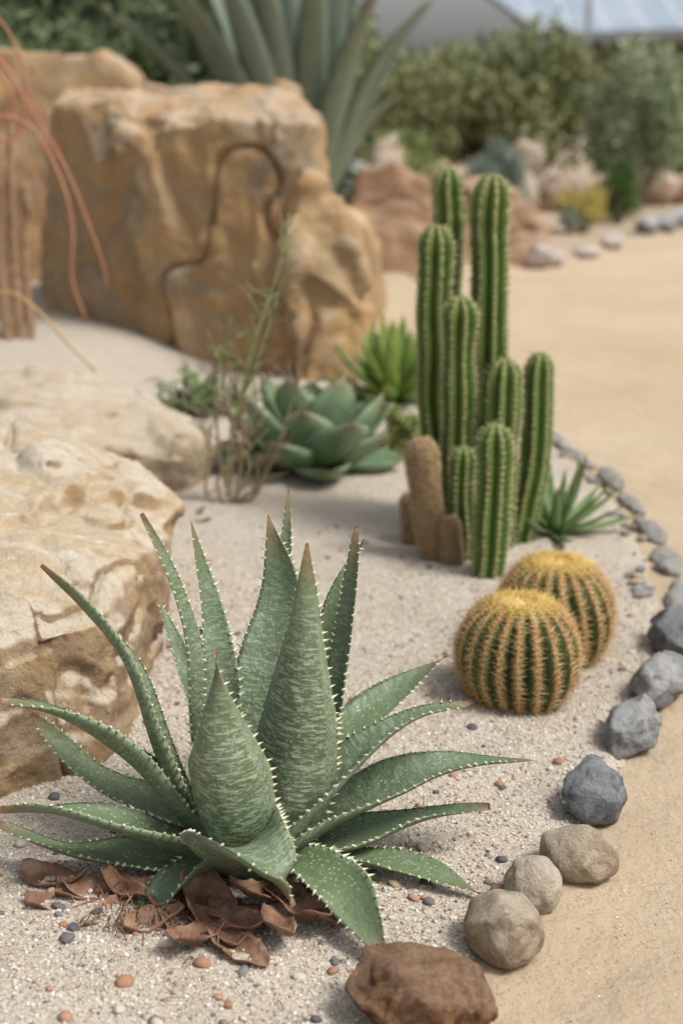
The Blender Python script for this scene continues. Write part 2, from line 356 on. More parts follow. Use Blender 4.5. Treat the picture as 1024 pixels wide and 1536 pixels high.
def scatter(name,n,poly,xr,yr,smin,smax,hf,mat,base,tri,sq=.7,dens=None,pwr=1.5,inside=.0):
    X=rng.uniform(*xr,n); Y=rng.uniform(yr[0],yr[1],n)
    k=sdist(poly,X,Y)>inside
    if dens is not None: k&=rng.random(n)<dens(X,Y)
    X=X[k];Y=Y[k];n=len(X); Z=hf(X,Y)
    s=smin+(smax-smin)*rng.random(n)**pwr
    V0=np.array(base,float); nb=len(V0)
    A=rng.normal(size=(n,3,3)); Q=np.linalg.qr(A)[0]
    st=rng.uniform(.6,1.2,(n,1,3)); V=(V0[None]*st*(1+rng.uniform(-.15,.15,(n,nb,1))))@Q
    V=V*s[:,None,None]; V[:,:,2]*=sq
    V[:,:,0]+=X[:,None]; V[:,:,1]+=Y[:,None]; V[:,:,2]+=(Z+s*.25)[:,None]
    F=(np.array(tri)[None]+(np.arange(n)*nb)[:,None,None]).reshape(-1,3)
    a=np.zeros((n,nb,3)); a[:,:,0]=rng.random(n)[:,None]
    return fast_mesh(name,V.reshape(-1,3),F,[mat],a.reshape(-1,3),smooth=nb>12)
def ico(sub):
    bm=bmesh.new(); bmesh.ops.create_icosphere(bm,subdivisions=sub,radius=1); v=[tuple(x.co) for x in bm.verts]; f=[tuple(x.index for x in q.verts) for q in bm.faces]; bm.free(); return v,f
iv,if_=ico(1); iv2,if2=ico(2)
scatter("gravel_grains",105000,BED,(-.75,.7),(1.15,3.0),.0009,.0036,bed_h,M_GRAIN,iv,if_,pwr=2.8)
scatter("gravel_pebbles",5200,BED,(-.7,.7),(1.2,3.4),.0022,.0105,bed_h,M_PEB,iv2,if2,dens=lambda X,Y:.12+.6*np.exp(-((X-.1)**2+(Y-1.65)**2)/.07)+.4*np.exp(-((X+.25)**2+(Y-1.45)**2)/.06),pwr=3.0)
OUT=np.array([(.0,1.0),(1.5,1.0),(1.5,3.5),(.78,3.5),(.74,2.9),(.66,2.45),(.55,2.1),(.45,1.88),(.36,1.72),(.27,1.6),(.2,1.45)])
scatter("path_grit",12000,OUT,(.0,1.2),(1.15,3.2),.0006,.0020,lambda X,Y:gh(X,Y),M_GRAIN,iv,if_,pwr=2)

# ------------------------------------------------------------------ rocks
def h3(p,k):
    s=math.sin(p.x*127.1+p.y*311.7+p.z*74.7+k*17.3)*43758.5453; return s-math.floor(s)
def plane_off(q,pt):
    n=Vector((h3(pt,1)-.5,h3(pt,2)-.5,h3(pt,3)-.5))
    return (h3(pt,4)-.5)*.9+(q-pt).dot(n)*2.0
def facet(q,bl=.07):
    dd,pp=noise.voronoi(q); e=dd[1]-dd[0]; w=.5*(1-min(1,e/bl))
    return plane_off(q,pp[0])*(1-w)+plane_off(q,pp[1])*w
def build_rock(name, pts, voxel, amp, mat, seed=0, f=2.5, smooth=3, crack=.6, strata=0, parent=None, aniso=(1,1,1), fine=1.0):
    bm=bmesh.new()
    groups = pts if isinstance(pts[0][0],(list,tuple)) else [pts]
    for g in groups:
        vs=[bm.verts.new(p) for p in g]
        r=bmesh.ops.convex_hull(bm,input=vs)
        junk=[e for e in r['geom_interior'] if isinstance(e,bmesh.types.BMVert)]
        bmesh.ops.delete(bm,geom=junk,context='VERTS')
    me=bpy.data.meshes.new(name); bm.to_mesh(me); bm.free()
    ob=bpy.data.objects.new(name,me); COL.objects.link(ob)
    md=ob.modifiers.new("r",'REMESH'); md.mode='VOXEL'; md.voxel_size=voxel
    ms=ob.modifiers.new("s",'SMOOTH'); ms.iterations=smooth; ms.factor=.6
    dg=bpy.context.evaluated_depsgraph_get(); dg.update()
    m2=bpy.data.meshes.new_from_object(ob.evaluated_get(dg)); ob.modifiers.clear(); ob.data=m2; m2.name=name
    off=Vector((seed*3.7,seed*1.9,seed*5.3)); nrm=[v.normal.copy() for v in m2.vertices]
    an=Vector(aniso)
    for v,nn in zip(m2.vertices,nrm):
        p=v.co+off; pa=Vector((p.x*an.x+p.z*.12,p.y*an.y,p.z*an.z))
        wp=noise.noise_vector(p*f*1.2)*.10
        d=noise.fractal(p*f*2.2,.9,2.0,6)*.35*fine
        d+=facet(pa*f+wp)+.38*facet(pa*f*2.7+wp*2,.12)
        c=abs(noise.noise(pa*f*.6+Vector((9,4,7))+noise.noise_vector(p*f*1.5)*.12))
        if c<.025: d-=(1-c/.025)*.9*crack
        if strata:
            z=p.dot(Vector((.12,.1,1)))*strata+noise.noise(p*f)*.9
            fr=z-math.floor(z); d+= (.5*(fr if fr<.8 else (1-fr)*4)-.25)*(1-abs(nn.z))
        v.co=v.co+nn*(d*amp)
    m2.materials.clear(); m2.materials.append(mat)
    m2.polygons.foreach_set('use_smooth',[True]*len(m2.polygons)); m2.update()
    if parent: ob.parent=parent
    return ob

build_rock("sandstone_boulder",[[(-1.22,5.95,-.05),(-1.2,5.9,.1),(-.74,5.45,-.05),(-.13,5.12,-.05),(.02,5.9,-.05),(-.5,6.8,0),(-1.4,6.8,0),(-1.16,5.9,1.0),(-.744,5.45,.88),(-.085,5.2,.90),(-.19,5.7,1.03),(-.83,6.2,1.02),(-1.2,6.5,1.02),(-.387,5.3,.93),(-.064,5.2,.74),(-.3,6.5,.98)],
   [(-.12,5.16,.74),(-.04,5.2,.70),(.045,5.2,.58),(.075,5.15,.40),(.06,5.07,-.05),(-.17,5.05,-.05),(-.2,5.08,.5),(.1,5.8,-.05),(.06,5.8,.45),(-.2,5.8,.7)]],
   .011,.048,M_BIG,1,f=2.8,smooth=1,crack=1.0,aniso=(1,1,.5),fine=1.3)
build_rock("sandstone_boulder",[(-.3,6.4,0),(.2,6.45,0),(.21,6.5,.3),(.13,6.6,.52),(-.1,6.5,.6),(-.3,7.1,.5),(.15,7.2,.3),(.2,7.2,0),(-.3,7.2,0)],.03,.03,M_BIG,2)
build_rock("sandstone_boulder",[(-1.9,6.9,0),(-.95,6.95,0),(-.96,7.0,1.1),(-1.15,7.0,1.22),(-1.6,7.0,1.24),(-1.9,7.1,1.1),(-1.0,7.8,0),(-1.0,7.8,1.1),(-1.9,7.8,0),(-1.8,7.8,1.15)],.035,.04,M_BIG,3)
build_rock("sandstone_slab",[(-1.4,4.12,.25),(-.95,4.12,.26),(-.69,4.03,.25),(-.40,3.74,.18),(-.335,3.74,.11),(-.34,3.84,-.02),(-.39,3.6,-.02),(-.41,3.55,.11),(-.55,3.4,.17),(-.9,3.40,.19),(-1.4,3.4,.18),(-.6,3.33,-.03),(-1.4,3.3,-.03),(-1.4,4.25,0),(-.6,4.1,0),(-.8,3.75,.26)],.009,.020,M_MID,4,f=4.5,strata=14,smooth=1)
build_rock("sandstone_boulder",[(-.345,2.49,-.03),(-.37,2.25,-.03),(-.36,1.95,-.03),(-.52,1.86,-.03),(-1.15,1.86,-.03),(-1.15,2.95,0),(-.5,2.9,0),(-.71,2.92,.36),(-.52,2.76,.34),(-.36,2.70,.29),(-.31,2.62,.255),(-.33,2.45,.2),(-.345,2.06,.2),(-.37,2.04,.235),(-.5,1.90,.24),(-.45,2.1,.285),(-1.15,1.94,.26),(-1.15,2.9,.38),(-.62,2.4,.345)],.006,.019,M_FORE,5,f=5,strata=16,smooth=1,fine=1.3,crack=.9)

def stone(name,x,y,rx,ry,rz,rot,mat,seed,ang=True,hf=None,vox=None,amp=None,sink=.3):
    r=random.Random(seed); n=15 if ang else 34; P=[]
    for i in range(n):
        z=1-2*(i+.5)/n; a=i*2.39996+seed; q=math.sqrt(1-z*z); k=r.uniform(.82,1.15) if ang else r.uniform(.90,1.07)
        X,Y,Z=q*math.cos(a)*k*rx,q*math.sin(a)*k*ry,z*k*rz
        P.append((X*math.cos(rot)-Y*math.sin(rot),X*math.sin(rot)+Y*math.cos(rot),Z))
    z0=float((hf or bed_h)(np.array([x]),np.array([y]))[0])
    z0=max(z0,0)+rz*(1-sink)
    P=[(a+x,b_+y,c+z0) for a,b_,c in P]; R=max(rx,ry,rz)
    return build_rock(name,P,vox or R/14,amp or R*(.08 if ang else .05),mat,seed,f=1.1/R*(1 if ang else .6),smooth=1 if ang else 4,crack=.5 if ang else .1)
stone("rust_stone",.085,1.37,.098,.075,.048,-.25,M_RUST,23,vox=.0045,amp=.008)
stone("round_stone",.197,1.515,.047,.054,.052,.5,M_TAN,22,False)
stone("round_stone",.247,1.63,.042,.042,.038,.2,M_CREAM,23,False)
stone("round_stone",.317,1.70,.058,.042,.042,-.3,M_TAN,24,False)
stone("grey_stone",.372,1.87,.05,.070,.045,-.5,M_GREY,25)
stone("grey_stone",.462,2.09,.05,.085,.052,-.45,M_LGREY,26)
stone("grey_stone",.545,2.27,.052,.10,.048,-.35,M_LGREY,27)
stone("grey_stone",.63,2.49,.072,.085,.06,-.3,M_GREY,28)
re=random.Random(9); PB=[(.70,2.80),(.735,3.05),(.75,3.28),(.75,3.52),(.73,3.76),(.70,3.98),(.66,4.18)]
for i,(x,y) in enumerate(PB):
    stone("edging_stone",x+re.uniform(-.012,.012),y,re.uniform(.026,.038),re.uniform(.13,.16),re.uniform(.012,.020),[-.2,-.1,0,0,.05,.15,.2][i]+re.uniform(-.1,.1),M_EDGE,40+i,sink=.6,vox=.008)
for i in range(26):
    x,y=PB[re.randrange(6)]; stone("edging_stone",x-.055+re.uniform(-.03,.05),y+re.uniform(-.12,.12),re.uniform(.010,.022),re.uniform(.012,.026),re.uniform(.006,.013),re.uniform(0,3),[M_EDGE,M_LGREY,M_TAN][i%3],70+i,sink=.4)
# far bank
build_rock("red_boulder",[(.05,8.3,0),(.52,8.25,0),(.58,8.4,.32),(.50,8.5,.56),(.3,8.5,.66),(.10,8.5,.60),(.0,8.5,.3),(.05,9.1,0),(.55,9.1,0),(.3,9,.6)],.025,.04,M_RED,6,smooth=1)
build_rock("red_boulder",[(.66,8.85,0),(1.25,8.8,0),(1.32,9,.25),(1.2,9.0,.42),(.9,9.1,.52),(.7,9.1,.45),(.66,9.6,0),(1.3,9.6,0),(.9,9.5,.5)],.025,.04,M_RED,7,smooth=1)
build_rock("red_boulder",[(.5,9.5,0),(.9,9.5,0),(.9,9.6,.45),(.7,9.6,.62),(.5,9.6,.56),(.5,10,0),(.9,10,0),(.7,10,.6)],.03,.04,M_RED,8,smooth=1)
for i,(x,y,rx,ry,rz,mt) in enumerate([(1.22,8.85,.1,.09,.1,M_WHITE),(1.33,8.95,.07,.06,.06,M_WHITE),(1.5,12,.16,.14,.2,M_WHITE),(1.75,12.2,.2,.15,.22,M_PINK),(1.15,10.2,.2,.18,.22,M_PINK),(2.0,12.8,.2,.15,.2,M_PINK),(2.5,13.2,.25,.2,.2,M_TAN),(2.95,13.6,.25,.2,.2,M_PINK),(3.3,14,.2,.2,.18,M_RED),(.95,9.9,.16,.15,.18,M_WHITE),(.3,9.9,.2,.2,.4,M_PINK),(2.3,10.85,.1,.2,.08,M_LGREY),(2.5,11.15,.1,.2,.08,M_LGREY),(2.7,11.6,.1,.2,.08,M_LGREY),(2.9,12.1,.1,.2,.08,M_LGREY),(1.6,9.5,.1,.15,.05,M_WHITE),(1.9,10.1,.1,.15,.05,M_WHITE),(1.35,11,.18,.15,.25,M_PINK),(1.7,13.3,.25,.2,.35,M_TAN),(.1,9.8,.2,.2,.35,M_WHITE)]):
    stone("far_stone",x,y,rx,ry,rz,0 if i<11 else -.5,mt,60+i,hf=bed2_h,vox=max(rx,ry,rz)/9)

# ------------------------------------------------------------------ foreground aloe
C=Vector((-.127,1.70,0)); al=B()
LV=[ # pts, width, profile, thick, chan, fleck, twist, hint
 ([(-.14,1.76,.05),(-.22,1.88,.22),(-.271,1.95,.317)],.045,0,.3,.4,.4,0),
 ([(-.13,1.75,.05),(-.175,1.84,.2),(-.201,1.9,.279)],.05,0,.3,.4,.4,0),
 ([(-.11,1.74,.05),(-.09,1.86,.27),(-.08,1.92,.37),(-.075,1.95,.468)],.05,0,.3,.4,.4,0),
 ([(-.12,1.72,.05),(-.112,1.76,.18),(-.097,1.80,.27),(-.082,1.84,.355),(-.1,1.86,.457)],.095,2,.25,.4,.55,0),
 ([(-.145,1.73,.05),(-.185,1.77,.15),(-.2,1.81,.27),(-.228,1.84,.365),(-.272,1.86,.459)],.056,0,.35,.4,.5,.3),
 ([(-.15,1.71,.05),(-.162,1.72,.14),(-.16,1.74,.27),(-.172,1.76,.36),(-.197,1.78,.475)],.064,0,.35,.4,.5,-.3),
 ([(-.09,1.74,.05),(-.025,1.82,.23),(-.008,1.86,.33),(.035,1.9,.418)],.06,0,.3,.4,.4,0),
 ([(-.095,1.71,.04),(-.03,1.735,.165),(-.005,1.76,.26),(.010,1.775,.36),(.020,1.78,.466)],.062,0,.35,.4,.5,.5),
 ([(-.09,1.73,.05),(-.04,1.79,.11),(.01,1.85,.14),(.067,1.9,.17),(.155,1.95,.216)],.095,0,.26,.35,.4,.2),
 ([(-.15,1.72,.04),(-.2,1.74,.06),(-.275,1.76,.08),(-.35,1.78,.112),(-.425,1.8,.19)],.09,0,.26,.35,.4,-.2),
 ([(-.15,1.70,.04),(-.195,1.70,.08),(-.235,1.71,.18),(-.272,1.715,.297),(-.325,1.72,.37),(-.382,1.72,.431)],.074,0,.36,.5,.5,.6),
 ([(-.14,1.69,.05),(-.19,1.69,.085),(-.265,1.68,.18),(-.35,1.67,.245),(-.435,1.66,.272)],.082,0,.34,.55,.45,.5),
 ([(-.10,1.69,.04),(-.072,1.675,.12),(-.064,1.67,.19),(-.056,1.665,.275),(-.047,1.67,.37),(-.043,1.68,.473)],.112,1,.3,.5,.95,0,(.30,1,.1)),
 ([(-.08,1.69,.045),(.007,1.71,.095),(.08,1.72,.13),(.15,1.73,.148),(.258,1.74,.149)],.100,0,.26,.4,.45,.15),
 ([(-.08,1.69,.03),(-.02,1.70,.045),(.044,1.71,.06),(.115,1.72,.078),(.199,1.72,.091)],.09,0,.26,.35,.3,0),
 ([(-.09,1.67,.05),(-.037,1.68,.12),(.025,1.70,.18),(.095,1.72,.222),(.171,1.74,.232)],.080,0,.32,.5,.55,.3),
 ([(-.08,1.68,.02),(-.02,1.68,.035),(.043,1.67,.04),(.115,1.65,.035),(.18,1.62,.018)],.074,0,.26,.3,.3,0),
 ([(-.14,1.68,.02),(-.2,1.675,.035),(-.27,1.67,.045),(-.36,1.66,.06),(-.453,1.68,.088)],.09,0,.26,.3,.35,0),
 ([(-.14,1.68,.03),(-.2,1.66,.065),(-.265,1.63,.108),(-.35,1.61,.142),(-.426,1.6,.149)],.088,0,.3,.5,.4,.3),
 ([(-.13,1.665,.03),(-.165,1.63,.06),(-.205,1.595,.055),(-.235,1.565,.03),(-.262,1.535,.004)],.092,0,.24,.45,.4,.25),
 ([(-.1,1.66,.025),(-.05,1.62,.060),(.0,1.56,.062),(.030,1.51,.045),(.052,1.465,.024)],.108,0,.24,.4,.4,.2),
 ([(-.137,1.66,.04),(-.145,1.625,.13),(-.148,1.605,.21),(-.151,1.605,.285),(-.153,1.62,.355)],.120,1,.34,.6,1.0,.1),
 ([(-.13,1.66,.035),(-.13,1.60,.095),(-.112,1.545,.125),(-.08,1.505,.115),(-.057,1.492,.08)],.128,2,.25,.65,.6,.3),
]
for e in LV:
    pts,W,pr,th,ch,fl,tw=e[:7]
    leaf(al,pts,W,[P_ALOE,P_BROAD,P_BROAD2][pr],th,ch,tw,C,N=48,M=5,teeth=.012,tsize=.0108,fleck=fl,wave=.06,hint=e[7] if len(e)>7 else None)
tube(al,[(-.127,1.70,-.02),(-.127,1.70,.03),(-.125,1.70,.075)],.04,.012,12,6,mi=0)
al.build("aloe_plant",[M_ALOE,M_TOOTH])

# dry leaves tucked beneath the aloe
dl=B()
def dryleaf(x,y,L,W,rot,curl,seed,z=.012,tilt=0):
    r=random.Random(seed); n=16; mm=8; V=[];F=[]
    for i in range(n+1):
        v=i/n; w=W*(math.sin(math.pi*min(1,v*.8+.15))**.7 if v<.98 else .05)*(1+.10*r.uniform(-1,1))
        for k in range(mm+1):
            u=-1+2*k/mm; cu=curl*1.3
            X=(v-.5)*L; Y=math.sin(u*cu)/cu*w*.5; Z=(1-math.cos(u*cu))/cu*w*.5+ (v-.5)**2*L*.7*curl+tilt*(v-.5)*L
            Z+=.014*noise.noise(Vector((X*30+seed*3,Y*30,seed)))
            V.append(Vector((x+X*math.cos(rot)-Y*math.sin(rot),y+X*math.sin(rot)+Y*math.cos(rot),max(z,.016)+Z)))
    for i in range(n):
        for k in range(mm):
            a=i*(mm+1)+k; F.append((a,a+1,a+mm+2,a+mm+1))
    dl.add(V,F)
for i,a in enumerate([(-.30,1.62,.13,.06,.1,.8),(-.155,1.55,.14,.075,-1.1,.8),(-.05,1.56,.12,.06,-.9,.9),(-.12,1.485,.09,.06,-.7,.9),(-.23,1.54,.08,.05,.4,1.0),(-.09,1.59,.1,.05,.3,.8),(-.25,1.62,.1,.045,1.2,1.0),(-.33,1.61,.06,.035,-.5,.9),(-.02,1.58,.10,.05,-.3,.9),(-.19,1.60,.12,.05,.7,.8),(-.14,1.53,.1,.05,-.4,1.0),(-.27,1.60,.08,.04,-.6,1.1),(-.34,1.60,.12,.05,.3,.8),(-.21,1.57,.10,.055,-1.4,.8),(-.075,1.52,.09,.05,-1.3,.9),(-.11,1.56,.11,.055,.1,.7),(-.37,1.64,.10,.05,-.2,.9),(-.17,1.50,.09,.05,.9,.8),(-.29,1.57,.09,.045,.8,1.0),(.0,1.55,.07,.04,.5,1.0)]):
    dryleaf(*a,seed=i,z=.016+.007*(i%3),tilt=[.1,-.2,.15,-.1][i%4])
ob=dl.build("dry_leaves",[M_DRY]); md=ob.modifiers.new("s",'SOLIDIFY'); md.thickness=.0015
fb=B()
for i in range(150):
    x=random.gauss(-.215,.045); y=random.gauss(1.555,.03); a=random.uniform(0,6.28); L=random.uniform(.01,.035)
    tube(fb,[(x,y,.018),(x+L*math.cos(a)*.5,y+L*math.sin(a)*.5,.03+random.uniform(-.008,.015)),(x+L*math.cos(a),y+L*math.sin(a),.016)],.0012,.0005,4,6)
for i in range(90):
    x=random.uniform(-.6,.45); y=random.uniform(1.3,2.6)
    if sdist(BED,np.array([x]),np.array([y]))[0]<.04: continue
    a=random.uniform(0,6.28); L=random.uniform(.008,.03); z=float(bed_h(np.array([x]),np.array([y]))[0])+.003
    tube(fb,[(x,y,z),(x+L*math.cos(a)*.5,y+L*math.sin(a)*.5,z+.003),(x+L*math.cos(a),y+L*math.sin(a),z)],.0009,.0004,4,4)
fb.build("plant_litter",[M_DRY])

# ------------------------------------------------------------------ barrel cacti
def barrel(x,y,z,r,rz,ribs,seed):
    random.seed(seed); bd=B(); NT=64; MP=ribs*10; V=[];F=[];lc=[]
    def surf(th,ph):
        ph2=ph+.10*math.sin(th*1.3+seed)+.03*math.sin(3*ph+seed)
        cr=abs(math.cos(ribs*ph/2)); pr=cr**1.5
        sx=math.sin(th)**.88
        k=(1-.16*(1-pr)*min(1,math.sin(th)*2.2))*(1+.015*math.sin(2*ph+seed)+.012*math.sin(5*ph+th*3))
        zz=math.cos(th)*rz - (.13*rz*math.exp(-(th/.28)**2))
        return Vector((x+r*k*sx*math.cos(ph2),y+r*k*sx*math.sin(ph2),z+zz*(.97+.03*pr))),cr
    for i in range(NT+1):
        th=.001+(math.pi*.93)*i/NT
        for k in range(MP):
            ph=2*math.pi*k/MP; p,cr=surf(th,ph); V.append(p); lc.append((cr,th/math.pi,0))
    for i in range(NT):
        for k in range(MP):
            a=i*MP+k; b_=i*MP+(k+1)%MP; F.append((a,b_,b_+MP,a+MP))
    bd.add(V,F,lc,None,0)
    for j in range(ribs):
        ph=2*math.pi*j/ribs; th=.22+random.uniform(0,.05)
        while th<2.7:
            p,_=surf(th,ph); q,_=surf(th+.03,ph); o=(p-Vector((x,y,z))).normalized(); dn=(q-p).normalized(); sd=o.cross(dn)
            for s in range(9):
                a=2*math.pi*s/9+random.uniform(-.3,.3)
                d=o*random.uniform(.25,.7)+(dn*math.cos(a)*.7+sd*math.sin(a)*1.15)
                cone(bd,p-o*.001,d,random.uniform(.013,.022)*r/.1,.0009,mi=2 if (th<.6 and random.random()<.8) else 1)
            cone(bd,p,o+dn*random.uniform(-.3,.4),.018*r/.1,.001,mi=2 if th<.6 else 1)
            cone(bd,p-o*.0015,o,.003,.0028,mi=2 if th<.8 else 1,sides=5)
            th+=.068+.03*math.sin(th)
    for j in range(380):
        th=random.uniform(.10,.42); ph=random.uniform(0,6.28); p,_=surf(th,ph); o=(p-Vector((x,y,z-.05))).normalized()
        d=o+Vector((random.uniform(-.9,.9),random.uniform(-.9,.9),random.uniform(0,.3)))
        cone(bd,p,d,random.uniform(.006,.012)*r/.1,.0010,mi=2)
    bd.build("barrel_cactus",[M_BAR,M_SPB,M_SPY])
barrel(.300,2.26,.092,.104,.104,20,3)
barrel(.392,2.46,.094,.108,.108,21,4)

# ------------------------------------------------------------------ column cactus clump
par=bpy.data.objects.new("column_cactus",None); COL.objects.link(par)
def column(name,base,top,r,ribs,bow=(0,0,0),mats=None,dense=False,seed=0,amp=.40):
    random.seed(seed); b0=Vector(base)-Vector((0,0,.03)); t0=Vector(top); mid=(b0+t0)/2+Vector(bow)
    N=110; h=r*1.25; C,L=spline([b0,mid,t0],N); M=ribs*8; bd=B(); V=[];F=[];lc=[]
    ph0=random.uniform(0,1); ref=Vector((1,0,0)); fr=[]
    ps=[]
    for i in range(N+1):
        s=i/N
        if s>.82: s=.82+(.18)*(1-max(0.0,1-(s-.82)/.18)**1.6)
        ps.append(min(1.0,s))
    for i,s in enumerate(ps):
        f=min(N-1e-6,s*N); k0=int(f); p=C[k0].lerp(C[min(N,k0+1)],f-k0); T=(C[min(N,k0+1)]-C[max(0,k0-1)]).normalized()
        a=(ref-T*ref.dot(T)).normalized(); b_=T.cross(a); sl=s*L
        p=p+Vector((.008*noise.noise(Vector((sl*6,seed,3))),.006*noise.noise(Vector((sl*6,seed,8))),0))
        rr=r*(1+.12*noise.noise(Vector((sl*9,seed,0)))+.03*math.sin(sl*40+seed))*(.86+.14*min(1,sl/(L*.3)))
        if sl>L-h: q=(sl-(L-h))/h; rr*=math.sqrt(max(0.0006,1-q*q))
        for k in range(M):
            ph=2*math.pi*k/M; cr=abs(math.cos(ribs*ph/2)); 
            rad=rr*(1-amp*(1-cr**.95)+.06*cr*math.sin(sl/.0145*2*math.pi)); an=ph+ph0
            V.append(p+(a*math.cos(an)+b_*math.sin(an))*rad); lc.append((cr,s,0))
        fr.append((p,T,a,b_,rr,sl))
    for i in range(N):
        for k in range(M):
            a=i*M+k; b2=i*M+(k+1)%M; F.append((a,b2,b2+M,a+M))
    F.append(tuple(N*M+k for k in range(M)))
    bd.add(V,F,lc,None,0)
    step=.006 if dense else .0135; nj=ribs*(3 if dense else 1)
    for j in range(nj):
        an=2*math.pi*j/nj+ph0; sl=.03
        while sl<L*.997:
            i=min(range(len(fr)),key=lambda q:abs(fr[q][5]-sl)); p,T,a,b_,rr,_=fr[i]
            o=a*math.cos(an)+b_*math.sin(an); q=p+o*rr*.97; sd=T.cross(o)
            for s in range(7):
                d=o*random.uniform(.5,1)+T*random.uniform(-.9,.9)+sd*random.uniform(-.9,.9)
                cone(bd,q,d,random.uniform(.008,.014) if not dense else random.uniform(.008,.016),.00095,mi=1)
            if not dense: cone(bd,q-o*.001,o,.003,.0034,mi=1,sides=5)
            sl+=step*random.uniform(.85,1.15)
    return bd.build(name,mats or [M_COL,M_SPC],parent=par)
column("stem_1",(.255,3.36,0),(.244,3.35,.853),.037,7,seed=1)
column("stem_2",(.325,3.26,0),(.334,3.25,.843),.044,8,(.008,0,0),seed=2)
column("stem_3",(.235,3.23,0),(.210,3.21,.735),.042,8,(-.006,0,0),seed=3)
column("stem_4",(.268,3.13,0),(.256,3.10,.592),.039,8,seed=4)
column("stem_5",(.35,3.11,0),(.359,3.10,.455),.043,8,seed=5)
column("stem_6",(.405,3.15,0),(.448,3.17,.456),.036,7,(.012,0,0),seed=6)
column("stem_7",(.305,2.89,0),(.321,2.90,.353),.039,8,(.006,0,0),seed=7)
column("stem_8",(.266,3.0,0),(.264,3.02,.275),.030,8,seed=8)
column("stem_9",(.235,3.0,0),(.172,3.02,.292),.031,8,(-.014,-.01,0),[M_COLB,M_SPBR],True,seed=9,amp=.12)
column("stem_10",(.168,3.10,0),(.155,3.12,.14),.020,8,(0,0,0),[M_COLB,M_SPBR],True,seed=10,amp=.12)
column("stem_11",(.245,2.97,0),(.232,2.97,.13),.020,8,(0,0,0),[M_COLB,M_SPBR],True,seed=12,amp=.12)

# ------------------------------------------------------------------ rosette plants
def rosette(name,cx,cy,z,n,L0,L1,W0,prof,mat,e0,e1,droop=.1,th=.2,ch=.4,seed=0,teeth=0,N=18,curve=.25,tmat=None):
    random.seed(seed); bd=B()
    for i in range(n):
        f=i/(n-1); a=i*2.39996+random.uniform(-.2,.2); el=e0+(e1-e0)*f+random.uniform(-.1,.1)
        L=(L0+(L1-L0)*f)*random.uniform(.88,1.1)
        d=Vector((math.cos(a),math.sin(a),0)); up=Vector((0,0,1))
        p0=Vector((cx,cy,z))+d*.01*L/.2; el2=el-curve
        p1=p0+(d*math.cos(el2)+up*math.sin(el2))*L*.35
        p2=p1+(d*math.cos(el)+up*math.sin(el))*L*.35
        p3=p2+(d*math.cos(el+curve-droop)+up*math.sin(el+curve-droop))*L*.3
        leaf(bd,[p0,p1,p2,p3],W0*L/L0*random.uniform(.9,1.1),prof,th,ch,random.uniform(-.2,.2),Vector((cx,cy,0)),N=N,M=3,teeth=teeth)
    return bd.build(name,[mat,tmat or M_TOOTH])
rosette("agave_rosette",-.085,3.80,.03,22,.27,.27,.170,P_AGAVE,M_AGAVE,.15,1.4,curve=.28,seed=3,th=.16,ch=.5)
rosette("spiky_yucca",.18,4.75,.03,50,.27,.27,.05,P_SWORD,M_YEL,.1,1.4,seed=4,N=10)
rosette("small_aloe",.50,3.22,.02,24,.20,.20,.038,P_ALOE,M_SM,.2,1.35,seed=5,N=12,curve=.2)
rosette("small_agave",-.40,3.32,.0,9,.13,.08,.06,P_AGAVE,M_AGAVE,.1,.7,seed=6,N=12)
# loose leafy clump left of the agave
lf=B(); random.seed(8)
for i in range(46):
    a=random.uniform(0,6.28); el=random.uniform(.2,1.3); L=random.uniform(.12,.22); d=Vector((math.cos(a)*math.cos(el),math.sin(a)*math.cos(el),math.sin(el)))
    p0=Vector((-.44+random.uniform(-.05,.05),4.5+random.uniform(-.05,.05),.02)); p2=p0+d*L+Vector((0,0,-.02)); p1=p0.lerp(p2,.5)+Vector((0,0,.02))
    tube(lf,[p0,p1,p2],.002,.001,4,6)
    for j in range(6):
        q=p0.lerp(p2,.3+.13*j); b2=Vector((random.uniform(-1,1),random.uniform(-1,1),random.uniform(-.2,.6))).normalized()
        leaf(lf,[q,q+b2*.02,q+b2*.045],.018,P_SWORD,.15,.3,0,q-b2,N=5,M=2)
lf.build("leafy_clump",[M_SM])
bg=B(); random.seed(5); cb=Vector((-.22,8.0,.2))
tips=[(-1.3,7.8,1.5),(-1.05,7.6,1.78),(-.72,7.5,1.95),(-.38,7.6,2.15),(-.1,7.9,2.2),(.10,7.7,2.0),(.30,7.6,1.78),(.44,7.6,1.5),(-.55,8.4,2.1),(-.2,8.4,2.2),(.15,8.4,2.1),(-.9,8.3,1.9),(-1.4,8,1.2),(.52,8.2,1.55),(-.85,7.3,1.6),(-.1,7.3,1.8),(-.45,7.2,1.85),(.2,7.3,1.55),(.34,7.9,1.05),(-.62,7.2,1.7)]
for t in tips:
    t=Vector(t); m1=cb.lerp(t,.3)+Vector((0,0,.08)); m2=cb.lerp(t,.68)+Vector(((t.x-cb.x)*-.03,0,.10))
    leaf(bg,[cb+(t-cb)*.05,m1,m2,t],.22*random.uniform(.85,1.15),P_SWORD,.2,.4,random.uniform(-.4,.4),cb,N=20,M=3)
bg.build("large_agave",[M_BIGAG,M_TOOTH])

